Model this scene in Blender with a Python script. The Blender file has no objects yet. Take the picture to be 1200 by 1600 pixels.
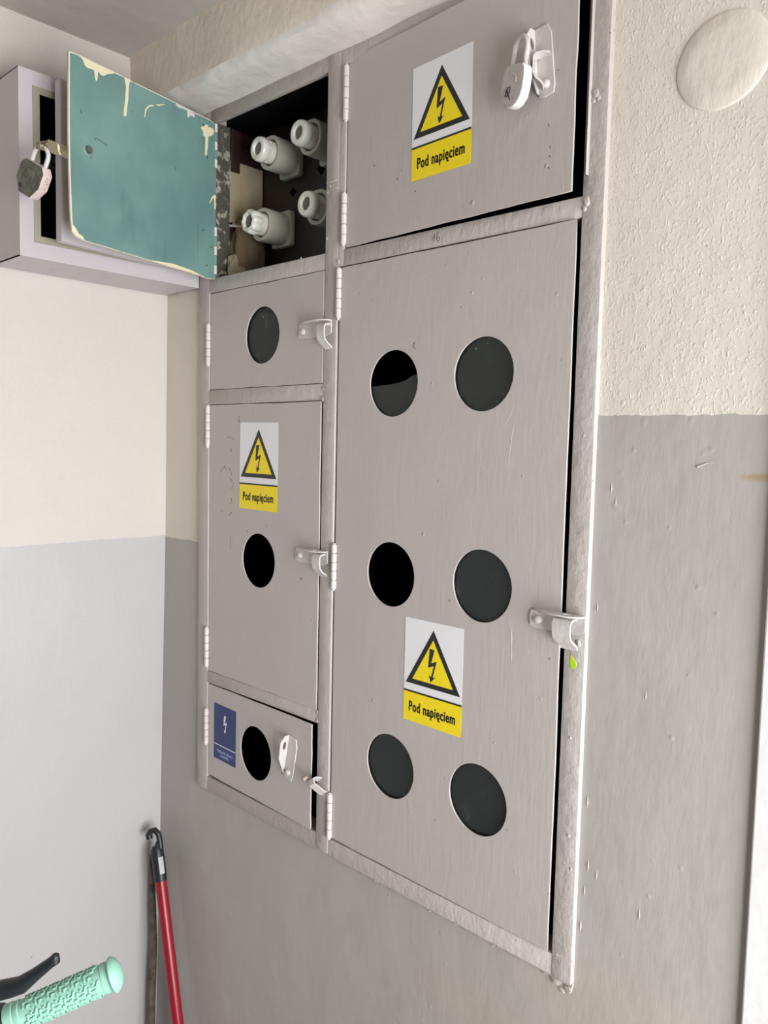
import bpy, bmesh, math, random
from mathutils import Vector, Matrix, noise
random.seed(7)
C = bpy.context.scene.collection
sc = bpy.context.scene

# ------------------------------------------------------------------ camera
yaw, pitch, roll = 0.759500123, -0.0787526924, 0.0225150445
fw = Vector((-math.sin(yaw)*math.cos(pitch), math.cos(yaw)*math.cos(pitch), math.sin(pitch)))
rt = Vector((math.cos(yaw), math.sin(yaw), 0)); up = rt.cross(fw)
rt2 = math.cos(roll)*rt + math.sin(roll)*up; up2 = -math.sin(roll)*rt + math.cos(roll)*up
cam = bpy.data.cameras.new('camera'); camo = bpy.data.objects.new('camera', cam); C.objects.link(camo)
cam.sensor_width = 36; cam.sensor_fit = 'AUTO'; cam.lens = 1258.01/1600*36; cam.clip_start = 0.02
camo.matrix_world = Matrix(((rt2.x, up2.x, -fw.x, 0.98796), (rt2.y, up2.y, -fw.y, -0.84108), (rt2.z, up2.z, -fw.z, 1.6), (0, 0, 0, 1)))
sc.camera = camo

# ------------------------------------------------------------------ world, light, exposure
w = bpy.data.worlds.new('world'); sc.world = w; w.use_nodes = True
w.node_tree.nodes['Background'].inputs[0].default_value = (0.86, 0.93, 1.0, 1)
w.node_tree.nodes['Background'].inputs[1].default_value = 3.0
def area(name, loc, target, sx, sy, power, col):
    l = bpy.data.lights.new(name, 'AREA'); l.shape = 'RECTANGLE'; l.size = sx; l.size_y = sy; l.energy = power; l.color = col
    o = bpy.data.objects.new(name, l); C.objects.link(o); o.location = loc
    o.rotation_euler = (Vector(target)-Vector(loc)).to_track_quat('-Z', 'Y').to_euler(); return o
area('window_daylight', (1.84, -.53, 1.14), (0.0, -.53, 1.16), .90, 1.30, 38, (0.985, 0.99, 1.0))
sc.view_settings.view_transform = 'Standard'; sc.view_settings.look = 'None'
sc.view_settings.gamma = 1; sc.view_settings.use_curve_mapping = False
sc.view_settings.exposure = 0.35

# ------------------------------------------------------------------ materials
def srgb(r, g, b):
    f = lambda c: (c/255/12.92) if c/255 <= 0.04045 else ((c/255+0.055)/1.055)**2.4
    return (f(r), f(g), f(b), 1)
class NT:
    def __init__(s, name):
        s.m = bpy.data.materials.new(name); s.m.use_nodes = True; s.t = s.m.node_tree
        s.b = s.t.nodes['Principled BSDF']; s.out = s.t.nodes['Material Output']
        s.co = s.t.nodes.new('ShaderNodeTexCoord')
    def n(s, k, **kw):
        x = s.t.nodes.new('ShaderNode'+k)
        for a, v in kw.items(): setattr(x, a, v)
        return x
    def l(s, a, b): s.t.links.new(a, b)
    def math(s, op, a, b=None, c=None):
        x = s.n('Math', operation=op)
        for i, v in enumerate((a, b, c)):
            if v is None: continue
            if isinstance(v, (int, float)): x.inputs[i].default_value = v
            else: s.l(v, x.inputs[i])
        return x.outputs[0]
    def noise(s, scale, detail=3, rough=0.5, stretch=None, off=0):
        x = s.n('TexNoise'); x.inputs['Scale'].default_value = scale; x.inputs['Detail'].default_value = detail; x.inputs['Roughness'].default_value = rough
        mp = s.n('Mapping'); s.l(s.co.outputs['Object'], mp.inputs[0])
        if stretch: mp.inputs['Scale'].default_value = stretch
        mp.inputs['Location'].default_value = (off, off*1.7, off*.6)
        s.l(mp.outputs[0], x.inputs['Vector']); return x.outputs['Fac']
    def ramp(s, v, lo, hi):
        if lo > hi: return s.math('SUBTRACT', 1.0, s.ramp(v, hi, lo))
        x = s.n('MapRange', interpolation_type='SMOOTHSTEP'); s.l(v, x.inputs[0]); x.inputs[1].default_value = lo; x.inputs[2].default_value = hi; return x.outputs[0]
    def mix(s, f, a, b):
        x = s.n('Mix', data_type='RGBA')
        if isinstance(f, (int, float)): x.inputs[0].default_value = f
        else: s.l(f, x.inputs[0])
        for i, v in ((6, a), (7, b)):
            if isinstance(v, tuple): x.inputs[i].default_value = v
            else: s.l(v, x.inputs[i])
        return x.outputs[2]
    def specks(s, scale, size, keep):
        v = s.n('TexVoronoi'); v.inputs['Scale'].default_value = scale; s.l(s.co.outputs['Object'], v.inputs['Vector'])
        sep = s.n('SeparateColor'); s.l(v.outputs['Color'], sep.inputs[0])
        a = s.math('LESS_THAN', v.outputs['Distance'], size); b = s.math('LESS_THAN', sep.outputs[0], keep)
        return s.math('MULTIPLY', a, b)
    def bumps(s, items):
        prev = None
        for h, st, d in items:
            x = s.n('Bump'); x.inputs['Strength'].default_value = st; x.inputs['Distance'].default_value = d
            s.l(h, x.inputs['Height'])
            if prev: s.l(prev, x.inputs['Normal'])
            prev = x.outputs[0]
        s.l(prev, s.b.inputs['Normal'])
def flat(name, col, rough=0.5, metal=0, bump=None, var=0.0):
    t = NT(name); t.b.inputs['Roughness'].default_value = rough; t.b.inputs['Metallic'].default_value = metal
    c2 = tuple(x*(1-var) for x in col[:3])+(1,)
    t.l(t.mix(t.noise(35, 4), col, c2), t.b.inputs['Base Color'])
    if bump: t.bumps([(t.noise(bump[0], 3), bump[1], bump[2] if len(bump) > 2 else 0.002)])
    return t.m
GREY = srgb(190, 182, 178); GREY2 = srgb(184, 176, 171)
def cabinet_paint(name, rough=0.36):
    t = NT(name)
    c = t.mix(t.noise(6, 3), GREY, GREY2)
    pit = t.specks(38, 0.055, 0.13)
    c = t.mix(t.math('MULTIPLY', pit, 0.75), c, srgb(96, 86, 80))
    pit2 = t.specks(90, 0.07, 0.05)
    c = t.mix(t.math('MULTIPLY', pit2, 0.6), c, srgb(110, 96, 88))
    t.l(c, t.b.inputs['Base Color'])
    t.b.inputs['Roughness'].default_value = rough
    v = t.n('TexVoronoi', feature='SMOOTH_F1'); v.inputs['Scale'].default_value = 45; t.l(t.co.outputs['Object'], v.inputs['Vector'])
    sep = t.n('SeparateColor'); t.l(v.outputs['Color'], sep.inputs[0])
    nub = t.math('MULTIPLY', t.ramp(v.outputs['Distance'], 0.12, 0.0), t.math('LESS_THAN', sep.outputs[1], 0.22))
    t.bumps([(t.noise(14, 2), 0.2, 0.006), (t.noise(150, 3, 0.6, (1, 1, 0.18)), 0.3, 0.0013), (t.noise(420, 2), 0.2, 0.0006), (nub, 0.8, 0.0018)])
    return t.m
M_CAB = cabinet_paint('cabinet_grey_paint')
def lumpy_paint(name):
    t = NT(name)
    c = t.mix(t.noise(9, 3), GREY, srgb(176, 167, 161))
    t.l(t.mix(t.math('MULTIPLY', t.specks(50, 0.06, 0.12), .7), c, srgb(96, 86, 80)), t.b.inputs['Base Color'])
    t.b.inputs['Roughness'].default_value = 0.45
    t.bumps([(t.noise(45, 4, 0.6), 0.42, 0.006), (t.noise(170, 3, 0.6, (1, 1, .3)), 0.35, 0.002)])
    return t.m
M_FRAME = lumpy_paint('frame_brushed_grey_paint')
M_HW = flat('painted_hardware', srgb(206, 200, 196), 0.34, 0, (140, .35), .08)
M_HINGE = flat('painted_hinge', srgb(215, 206, 202), 0.35, 0, (160, .3), .12)

def wall_paint(name, level, left_level=None, split=0.1, cream=(222, 214, 202), grey=(178, 172, 167), stain=None):
    t = NT(name)
    sx = t.n('SeparateXYZ'); t.l(t.co.outputs['Object'], sx.inputs[0])
    z = sx.outputs[2]
    lev = t.math('ADD', t.math('MULTIPLY', t.noise(26, 5, .65), 0.010), level-0.005)
    if left_level is not None:
        right = t.math('GREATER_THAN', sx.outputs[0], split)
        lev = t.math('ADD', lev, t.math('MULTIPLY', t.math('SUBTRACT', 1.0, right), left_level-level))
    isup = t.math('GREATER_THAN', z, lev)
    cr = t.mix(t.noise(5, 4), srgb(*cream), srgb(*[c-9 for c in cream]))
    cr = t.mix(t.math('MULTIPLY', t.specks(33, .05, .10), .6), cr, srgb(150, 130, 105))
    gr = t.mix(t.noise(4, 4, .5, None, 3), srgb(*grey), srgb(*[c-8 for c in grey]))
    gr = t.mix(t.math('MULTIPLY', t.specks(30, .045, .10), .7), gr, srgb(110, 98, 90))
    if stain:
        for (p, r, col, k) in stain:
            d = t.n('VectorMath', operation='SUBTRACT'); t.l(t.co.outputs['Object'], d.inputs[0]); d.inputs[1].default_value = p
            e = t.n('VectorMath', operation='DIVIDE'); t.l(d.outputs[0], e.inputs[0]); e.inputs[1].default_value = r
            g = t.n('VectorMath', operation='LENGTH'); t.l(e.outputs[0], g.inputs[0])
            f = t.math('MULTIPLY', t.ramp(t.math('ADD', g.outputs['Value'], t.math('MULTIPLY', t.noise(60, 4), .5)), 1.25, 0.45), k)
            gr = t.mix(f, gr, srgb(*col))
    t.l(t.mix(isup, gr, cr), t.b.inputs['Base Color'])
    t.l(t.math('ADD', t.math('MULTIPLY', isup, 0.32), 0.46), t.b.inputs['Roughness'])
    peb = t.ramp(t.noise(330, 2, .5, (1, 1, .7)), 0.50, 0.80)
    hup = t.math('MULTIPLY', t.math('ADD', peb, t.math('MULTIPLY', t.noise(70, 3, .5, (1, 1, .5)), .7)), isup)
    v = t.n('TexVoronoi', feature='SMOOTH_F1'); v.inputs['Scale'].default_value = 38; t.l(t.co.outputs['Object'], v.inputs['Vector'])
    sep = t.n('SeparateColor'); t.l(v.outputs['Color'], sep.inputs[0])
    nub = t.math('MULTIPLY', t.ramp(v.outputs['Distance'], .16, 0.0), t.math('LESS_THAN', sep.outputs[1], .2))
    t.bumps([(t.noise(9, 3), 0.3, 0.012), (hup, 0.34, 0.0014), (t.noise(110, 4, .6, (1, 1, .3), 2), 0.34, 0.0014), (nub, .35, .0012), (isup, -0.35, 0.0008)])
    return t.m
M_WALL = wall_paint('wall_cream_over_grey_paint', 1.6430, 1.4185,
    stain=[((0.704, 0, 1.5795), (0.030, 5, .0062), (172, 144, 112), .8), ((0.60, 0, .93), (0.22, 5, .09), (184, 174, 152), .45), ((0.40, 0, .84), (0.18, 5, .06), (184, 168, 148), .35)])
M_WALLL = wall_paint('side_wall_cream_over_grey_paint', 1.4200, cream=(207, 200, 192), grey=(186, 183, 182))
M_CEIL = flat('ceiling_plaster', srgb(182, 175, 168), .85, 0, (34, .5, .004), .10)
M_BEAM = flat('beam_cream_plaster', srgb(224, 213, 198), .8, 0, (90, .5, .0028), .07)
M_SOFF = flat('beam_soffit_pale', srgb(224, 218, 211), .5, 0, (30, .5, .006), .10)  # slightly lighter and less yellow than the beam face
M_FLOOR = flat('terrazzo_floor', srgb(138, 131, 122), .5, 0, None, .25)
M_WHITE = flat('white_gloss_paint', srgb(226, 224, 222), .35, 0, (70, .3), .03)
M_DARK = flat('cavity_dark', srgb(9, 11, 11), .9, 0, None, .5); M_DARK.node_tree.nodes['Principled BSDF'].inputs['Specular IOR Level'].default_value = .1  # cavity shade put into a near-black colour; board marks share it
M_BOARD = flat('dark_red_board', srgb(52, 32, 29), .45, 0, (40, .3), .5)
M_BOX = flat('lilac_grey_box_paint', srgb(190, 184, 187), .42, 0, (120, .12), .05)
M_BOXIN = flat('beige_box_inner_lip', srgb(158, 152, 134), .5, 0, (80, .2), .15)
M_BLACK = flat('black_print', srgb(26, 26, 28), .4)
M_YEL = flat('yellow_print', srgb(250, 224, 8), .38, 0, None, .05)
M_STW = flat('white_print', srgb(236, 235, 236), .35, 0, (60, .08), .02)
M_BLUE = flat('blue_print', srgb(30, 52, 110), .4, 0, None, .06)
M_PALE = flat('pale_blue_print', srgb(232, 236, 246), .4)
M_FADED = flat('faded_blue_print', srgb(150, 164, 200), .4)
M_PORC = flat('porcelain', srgb(196, 192, 178), .28, 0, (30, .05), .10)
M_PORC2 = flat('porcelain_white', srgb(232, 230, 218), .2, 0, None, .06)
M_PORCIN = flat('fuse_window', srgb(112, 106, 96), .35, 0, None, .3)
M_CREAM = flat('cream_paint_run', srgb(222, 212, 178), .35)
M_PAPER = flat('yellowed_pasteboard', srgb(168, 154, 126), .85, 0, (35, .5), .35)
M_RUBBLE = flat('brown_mortar', srgb(122, 104, 80), .9, 0, (45, .9), .5)
M_WIRE = flat('pale_wire', srgb(170, 165, 152), .45)
M_RED = flat('red_lacquered_tube', srgb(142, 18, 34), .32, 0, None, .05)
M_PLASTIC = flat('black_plastic', srgb(30, 34, 36), .42, 0, (90, .1), .1)
M_MINT = flat('mint_rubber', srgb(146, 194, 174), .55, 0, (120, .1), .06)
M_STEEL = flat('old_steel', srgb(150, 148, 142), .4, .7, (80, .3), .3)
M_GREEN = flat('lime_paint', srgb(176, 214, 30), .35)
M_PENCIL = flat('pencil_mark', srgb(88, 78, 76), .6)
M_SCUFF = flat('dark_scuff', srgb(112, 102, 96), .6)
M_TYRE = flat('tyre_rubber', srgb(28, 28, 28), .8)
def mk_glass():
    t = NT('dusty_glass'); gl = t.n('BsdfGlossy'); gl.inputs['Roughness'].default_value = .03
    tr = t.n('BsdfTransparent'); tr.inputs[0].default_value = (.55, .6, .58, 1); lw = t.n('LayerWeight'); lw.inputs[0].default_value = .5; fz = t.math('ADD', t.math('MULTIPLY', t.math('POWER', lw.outputs['Facing'], 5.0), .5), .032)
    mx = t.n('MixShader'); t.l(fz, mx.inputs[0]); t.l(tr.outputs[0], mx.inputs[1]); t.l(gl.outputs[0], mx.inputs[2])
    df = t.n('BsdfDiffuse'); df.inputs[0].default_value = (.50, .58, .58, 1)
    d = t.math('MULTIPLY', t.ramp(t.noise(60, 6, .75, (1, 1, .5)), .55, .8), .22)
    d = t.math('ADD', d, t.math('MULTIPLY', t.specks(110, .12, .06), .35))
    d = t.math('ADD', d, .032)
    m2 = t.n('MixShader'); t.l(d, m2.inputs[0]); t.l(mx.outputs[0], m2.inputs[1]); t.l(df.outputs[0], m2.inputs[2])
    t.l(m2.outputs[0], t.out.inputs[0]); return t.m
M_GLASS = mk_glass()
def mk_teal():
    t = NT('teal_enamel')
    c = t.mix(t.ramp(t.noise(12, 4), .3, .7), srgb(112, 146, 138), srgb(98, 130, 126))
    c = t.mix(t.math('MULTIPLY', t.ramp(t.noise(18, 6, .7, (1, 1, .4), 5), .55, .78), .55), c, srgb(70, 88, 88))
    c = t.mix(t.math('MULTIPLY', t.specks(55, .07, .10), .85), c, srgb(42, 46, 46))
    t.l(c, t.b.inputs['Base Color']); t.b.inputs['Roughness'].default_value = .38
    t.bumps([(t.noise(16, 3), .2, .008), (t.noise(150, 3, .5, (1, 1, .2)), .2, .0012)]); return t.m
M_TEAL = mk_teal()
def mk_rust(name, base, dark, lo, hi, rough=.5, sc_=70):
    t = NT(name); c = t.mix(t.ramp(t.noise(sc_, 5, .7), lo, hi), srgb(*base), srgb(*dark)); t.l(c, t.b.inputs['Base Color'])
    t.b.inputs['Roughness'].default_value = rough; t.bumps([(t.noise(90, 4, .7), .6, .003)]); return t.m
M_LOCKDARK = mk_rust('weathered_dark_lock', (96, 94, 82), (64, 62, 54), .4, .65)
M_LOCKRUST = mk_rust('chipped_white_lock_edge', (208, 190, 184), (140, 92, 72), .56, .68, .5, 160)
M_LOCKPAINT = mk_rust('painted_grey_lock', (200, 194, 190), (150, 142, 134), .5, .75, .38, 120)
M_LOCKWHITE = mk_rust('bright_white_lock_edge', (232, 228, 224), (190, 184, 180), .6, .75, .35, 140)
M_BRASSY = mk_rust('dirty_olive_hasp', (128, 120, 96), (84, 76, 60), .4, .7, .4, 50)
M_EDGE = mk_rust('chipped_cream_edge', (216, 208, 188), (150, 140, 124), .6, .72, .5, 60)
M_CHIP = mk_rust('flaking_paint_steel', (70, 66, 60), (160, 154, 138), .52, .62, .7, 60)
M_WOOD = mk_rust('grey_bark_wood', (112, 100, 88), (70, 62, 56), .4, .7, .8, 40)
M_RUSTY = mk_rust('rusty_rivet', (170, 150, 138), (130, 88, 64), .5, .6, .5, 200)

# ------------------------------------------------------------------ mesh helpers
XZ = Matrix(((1, 0, 0, 0), (0, 0, -1, 0), (0, 1, 0, 0), (0, 0, 0, 1)))     # drawing plane -> upright sheet facing -Y
I4 = Matrix.Identity(4)
def obj(name, bm, mats, parent=None, smooth=False, loc=None):
    me = bpy.data.meshes.new(name); bmesh.ops.recalc_face_normals(bm, faces=bm.faces) if not getattr(bm, 'keep', False) else None
    bm.to_mesh(me); bm.free()
    for m in (mats if isinstance(mats, (list, tuple)) else [mats]): me.materials.append(m)
    if smooth:
        for p in me.polygons: p.use_smooth = True
        try: me.set_sharp_from_angle(angle=math.radians(38))
        except Exception: pass
    o = bpy.data.objects.new(name, me); C.objects.link(o)
    if parent: o.parent = parent
    if loc: o.location = loc
    return o
def empty(name, loc=(0, 0, 0), rz=0.0):
    o = bpy.data.objects.new(name, None); C.objects.link(o); o.location = loc; o.rotation_euler = (0, 0, rz); o.empty_display_size = .02; return o
def tag(o, label=None, cat=None, group=None, kind=None):
    for k, v in (('label', label), ('category', cat), ('group', group), ('kind', kind)):
        if v: o[k] = v
    return o
def box(bm, x0, x1, y0, y1, z0, z1, bev=0, mi=0, mat=I4, seg=2):
    b = bmesh.new(); bmesh.ops.create_cube(b, size=1)
    for v in b.verts: v.co = Vector(((x0+x1)/2+v.co.x*(x1-x0), (y0+y1)/2+v.co.y*(y1-y0), (z0+z1)/2+v.co.z*(z1-z0)))
    if bev: bmesh.ops.bevel(b, geom=b.edges[:], offset=bev, segments=seg, affect='EDGES', profile=.5)
    merge(bm, b, mat, mi); return bm
def merge(bm, b, mat=I4, mi=None):
    me = bpy.data.meshes.new('t'); b.to_mesh(me); b.free(); me.transform(mat)
    n0 = len(bm.faces); bm.from_mesh(me); bpy.data.meshes.remove(me)
    if mi is not None:
        bm.faces.ensure_lookup_table()
        for f in bm.faces[n0:]: f.material_index = mi
    return bm
def curve_mesh(cu, bm, mat, mi):
    o = bpy.data.objects.new('t', cu); C.objects.link(o)
    dg = bpy.context.evaluated_depsgraph_get()
    me = bpy.data.meshes.new_from_object(o.evaluated_get(dg)); me.transform(mat)
    n0 = len(bm.faces); bm.from_mesh(me)
    bm.faces.ensure_lookup_table()
    for f in bm.faces[n0:]: f.material_index = mi
    bpy.data.objects.remove(o); bpy.data.meshes.remove(me); bpy.data.curves.remove(cu)
def sheet(bm, loops, t, mat=I4, mi=0, bev=0.0):
    """loops in (x, z); sheet occupies y in [-t, 0] in front of the plane, facing -Y"""
    cu = bpy.data.curves.new('t', 'CURVE'); cu.dimensions = '2D'; cu.fill_mode = 'BOTH'; cu.extrude = max(t/2-bev, 1e-6)
    cu.bevel_depth = bev; cu.bevel_resolution = 1; cu.offset = -bev
    for lp in loops:
        s = cu.splines.new('POLY'); s.points.add(len(lp)-1); s.use_cyclic_u = True
        for p, q in zip(s.points, lp): p.co = (q[0], q[1], 0, 1)
    curve_mesh(cu, bm, mat @ Matrix.Translation((0, -t/2, 0)) @ XZ, mi); return bm
def text_w(s, bold, spacing):
    cu = bpy.data.curves.new('t', 'FONT'); cu.body = s; cu.align_x = 'LEFT'; cu.size = 1; cu.offset = bold; cu.space_character = spacing
    b = bmesh.new(); curve_mesh(cu, b, I4, 0); xs = [v.co.x for v in b.verts]; b.free(); return min(xs), max(xs)
def text(bm, s, cx, cz, width, height, t, mat=I4, mi=0, bold=0.0, spacing=1.0):
    tails = [i for i, c in enumerate(s) if c in '\u0119\u0105']; s = s.replace('\u0119', 'e').replace('\u0105', 'a')
    if tails:
        x0_, x1_ = text_w(s, bold, spacing); k = width/(x1_-x0_); lw_ = height*.13
        for i in tails:
            a = text_w(s[:i], bold, spacing)[1]; b_ = text_w(s[:i+1], bold, spacing)[1]; c_ = cx-width/2+((a+b_)/2+.25*(b_-a)-x0_)*k; zb = cz-height/2
            sheet(bm, [[(c_-lw_*.3, zb+lw_*.5), (c_+lw_*.7, zb+lw_*.5), (c_+lw_*.2, zb-lw_*.9), (c_+lw_*1.1, zb-lw_*1.2), (c_+lw_*1.0, zb-lw_*2.1), (c_-lw_*.5, zb-lw_*1.9), (c_-lw_*.9, zb-lw_*.9)]], t, mat, mi)
    cu = bpy.data.curves.new('t', 'FONT'); cu.body = s; cu.align_x = 'CENTER'; cu.size = 1; cu.offset = bold; cu.extrude = .01; cu.space_character = spacing
    cu.resolution_u = 3
    b = bmesh.new(); curve_mesh(cu, b, I4, 0)
    xs = [v.co.x for v in b.verts]; cap = 0.72
    mx, w_ = (min(xs)+max(xs))/2, max(xs)-min(xs)
    sx = width/w_; sz = height/cap
    for v in b.verts: v.co = Vector(((v.co.x-mx)*sx+cx, 0 if False else v.co.z/.01*t/2, (v.co.y)*sz+cz-height/2))
    merge(bm, b, mat @ Matrix.Translation((0, -t/2, 0)), mi); return bm
def circ(cx, cz, r, n=48, wob=0.0, rx=None):
    return [(cx+(rx or r)*math.cos(a)*(1+wob*math.sin(3*a+1)+wob*.5*math.sin(7*a)), cz+r*math.sin(a)*(1+wob*math.sin(3*a+1))) for a in [2*math.pi*i/n for i in range(n)]]
def rect(x0, z0, x1, z1): return [(x0, z0), (x1, z0), (x1, z1), (x0, z1)]
def tube(bm, pts, r, n=12, mi=0, caps=True, flatten=None):
    pts = [Vector(p) for p in pts]; rs = r if isinstance(r, (list, tuple)) else [r]*len(pts)
    rings = []; prev = None
    for i, p in enumerate(pts):
        a = pts[max(i-1, 0)]; b = pts[min(i+1, len(pts)-1)]; t = (b-a).normalized()
        if prev is None: u = t.orthogonal().normalized()
        else: u = (prev-t*prev.dot(t)).normalized()
        prev = u; v = t.cross(u)
        rings.append([bm.verts.new(p+(u*math.cos(2*math.pi*k/n)+v*math.sin(2*math.pi*k/n))*rs[i]) for k in range(n)])
    for i in range(len(rings)-1):
        for k in range(n):
            f = bm.faces.new((rings[i][k], rings[i][(k+1) % n], rings[i+1][(k+1) % n], rings[i+1][k])); f.material_index = mi
    if caps:
        for rg in (rings[0][::-1], rings[-1]): f = bm.faces.new(rg); f.material_index = mi
    return bm
def lathe(bm, prof, mat=I4, n=32, mi=0, fac=None):
    """prof: (radius, y) along local -Y..; revolve about Y"""
    b = bmesh.new(); rings = []
    for (r, y) in prof:
        if r < 1e-6: rings.append([b.verts.new((0, y, 0))])
        else: rings.append([b.verts.new(((r*(fac(a) if fac else 1))*math.cos(a), y, (r*(fac(a) if fac else 1))*math.sin(a))) for a in [2*math.pi*k/n for k in range(n)]])
    for i in range(len(rings)-1):
        A, B = rings[i], rings[i+1]
        for k in range(n):
            if len(A) == 1 and len(B) > 1: b.faces.new((A[0], B[k], B[(k+1) % n]))
            elif len(B) == 1 and len(A) > 1: b.faces.new((A[k], A[(k+1) % n], B[0]))
            elif len(A) > 1: b.faces.new((A[k], A[(k+1) % n], B[(k+1) % n], B[k]))
    bmesh.ops.recalc_face_normals(b, faces=b.faces)
    merge(bm, b, mat, mi); return bm
def strip(bm, prof, x0, x1, t, mi=0):
    """bent metal strip: prof list of (y,z), constant section across x0..x1"""
    L = len(prof); off = []
    for i in range(L):
        a = Vector(prof[max(i-1, 0)]); c = Vector(prof[min(i+1, L-1)]); d = (c-a).normalized(); off.append(Vector((-d.y, d.x))*t/2)
    o1 = [Vector(prof[i])+off[i] for i in range(L)]; o2 = [Vector(prof[i])-off[i] for i in range(L)]
    loop = o1+o2[::-1]
    A = [bm.verts.new((x0, p.x, p.y)) for p in loop]; B = [bm.verts.new((x1, p.x, p.y)) for p in loop]
    n = len(loop)
    for i in range(n): bm.faces.new((A[i], A[(i+1) % n], B[(i+1) % n], B[i])).material_index = mi
    for i in range(L-1):
        bm.faces.new((A[i], A[i+1], A[n-2-i], A[n-1-i])).material_index = mi
        bm.faces.new((B[i+1], B[i], B[n-1-i], B[n-2-i])).material_index = mi
    return bm
def struct(o): o['kind'] = 'structure'; return o

# ------------------------------------------------------------------ room
WY = 0.005
FX0, FX1, FZ0, FZ1 = -0.281, 0.5215, 0.955, 2.182
def grid_wall(bm, xs, zs, hole):
    """front face with a rectangular hole, plus reveal"""
    vs = {}
    g = lambda x, z: vs.setdefault((round(x, 5), round(z, 5)), bm.verts.new((x, WY, z)) if (round(x, 5), round(z, 5)) not in vs else None)
    for i in range(len(xs)-1):
        for j in range(len(zs)-1):
            if xs[i] >= hole[0]-1e-6 and xs[i+1] <= hole[1]+1e-6 and zs[j] >= hole[2]-1e-6 and zs[j+1] <= hole[3]+1e-6: continue
            bm.faces.new((g(xs[i], zs[j]), g(xs[i+1], zs[j]), g(xs[i+1], zs[j+1]), g(xs[i], zs[j+1])))
bm = bmesh.new()
hx0, hx1, hz0, hz1 = FX0+.004, FX1-.004, FZ0+.004, FZ1
sheet(bm, [[(-.47, 0), (2.4, 0), (2.4, 2.30), (-.47, 2.30)], [(hx0, hz0), (hx1, hz0), (hx1, hz1), (hx0, hz1)]], .20, Matrix.Translation((0, WY+.20, 0)))
# lumpy paint bead where the frame meets the plaster
def bead(bm, a, b, r, n=60, seed=0):
    a, b = Vector(a), Vector(b); pts = []; rs = []
    for i in range(n+1):
        p = a.lerp(b, i/n); q = noise.noise(Vector((i*.35, seed, 0))); q2 = noise.noise(Vector((i*.9, seed+9, 0)))
        pts.append(p+Vector((0, 0.001*q2, r*.7*q))); rs.append(r*(1+.55*q2))
    tube(bm, pts, rs, 8)
bead(bm, (FX0, WY, FZ0-.001), (FX1, WY, FZ0-.002), .0040, 110, 1)
bead(bm, (FX0-.001, WY+.001, FZ0), (FX0-.001, WY+.001, 1.88), .0025, 80, 4)
bead(bm, (.06, WY, FZ0+.006), (.50, WY, FZ0+.004), .0030, 90, 8)
# flaked plaster at the frame foot and a scuff on the right
for (x, z, r) in [(.497, .948, .006), (.515, .944, .0045), (.480, .951, .004), (.506, .938, .003), (.40, .949, .003), (.352, .952, .0035), (.29, .950, .003), (.21, .953, .003), (.12, .950, .0025)]:
    b = bmesh.new(); bmesh.ops.create_icosphere(b, subdivisions=2, radius=r)
    for v in b.verts: v.co = Vector((v.co.x*1.4, v.co.y*.55, v.co.z*1.1))*(1+.35*noise.noise(v.co*400))
    merge(bm, b, Matrix.Translation((x, WY, z)))
for x, z, r in ((.5335, 1.108, .0022), (.5300, 1.075, .0020), (.527, 1.03, .0025), (.545, 1.10, .0018), (.60, 1.075, .002), (.5290, 1.185, .0022), (.5310, 1.42, .0016), (.595, 1.33, .0014), (.542, 1.56, .0018), (.5480, 1.545, .0014)):
    tube(bm, [(x, WY+.0006, z+.012), (x+.0004, WY, z), (x, WY+.0006, z-.008)], [r*.15, r*.55, r*.2], 8)
tube(bm, [(.640, WY, 1.588), (.650, WY+.0006, 1.5925), (.664, WY+.0008, 1.5935)], [.0016, .0012, .0004], 6)
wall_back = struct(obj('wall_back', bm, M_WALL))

# side wall, slightly out of plumb and bulging in the corner
bm = bmesh.new()
def wx(z): # corner line against height
    P = [(0.0, -.455), (.82, -.425), (1.42, -.4063), (1.87, -.4001), (2.30, -.396)]
    for (a, xa), (b, xb_) in zip(P, P[1:]):
        if z <= b: return xa+(xb_-xa)*(z-a)/(b-a)
    return P[-1][1]
ny, nz = 40, 60
G = [[None]*(nz+1) for _ in range(ny+1)]
for i in range(ny+1):
    y = .06-2.86*(i/ny)**1.3
    for j in range(nz+1):
        z = 2.31*j/nz
        G[i][j] = bm.verts.new((wx(z)+.0016*noise.noise(Vector((y*5, z*5, 0)))*min(1, abs(y)*8), y, z))
for i in range(ny):
    for j in range(nz): bm.faces.new((G[i][j], G[i+1][j], G[i+1][j+1], G[i][j+1]))
for row in (G[0], G[ny]): pass
back = [bm.verts.new((-.56, .06, 0)), bm.verts.new((-.56, -2.8, 0)), bm.verts.new((-.56, -2.8, 2.31)), bm.verts.new((-.56, .06, 2.31))]
bm.faces.new(back)
bm.faces.new([G[i][0] for i in range(ny+1)]+[back[1], back[0]]); bm.faces.new([G[i][nz] for i in range(ny+1)][::-1]+[back[3], back[2]])
bm.faces.new(G[0][::-1]+[back[0], back[3]]); bm.faces.new(G[ny]+[back[2], back[1]])
for pts, wd in (([(-.33, 1.2845), (-.300, 1.2850), (-.260, 1.2820), (-.230, 1.2835), (-.199, 1.2828), (-.170, 1.2815), (-.157, 1.2793)], .0007), ([(-.157, 1.2815), (-.1565, 1.2740)], .0005), ([(-.30, 1.262), (-.27, 1.2625)], .0004), ([(-.100, 1.37), (-.1, 1.30)], .0003)):
    tube(bm, [(wx(b)+.0002, a, b) for a, b in pts], wd, 5)
wall_left = struct(obj('wall_left', bm, M_WALLL, smooth=True))

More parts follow.
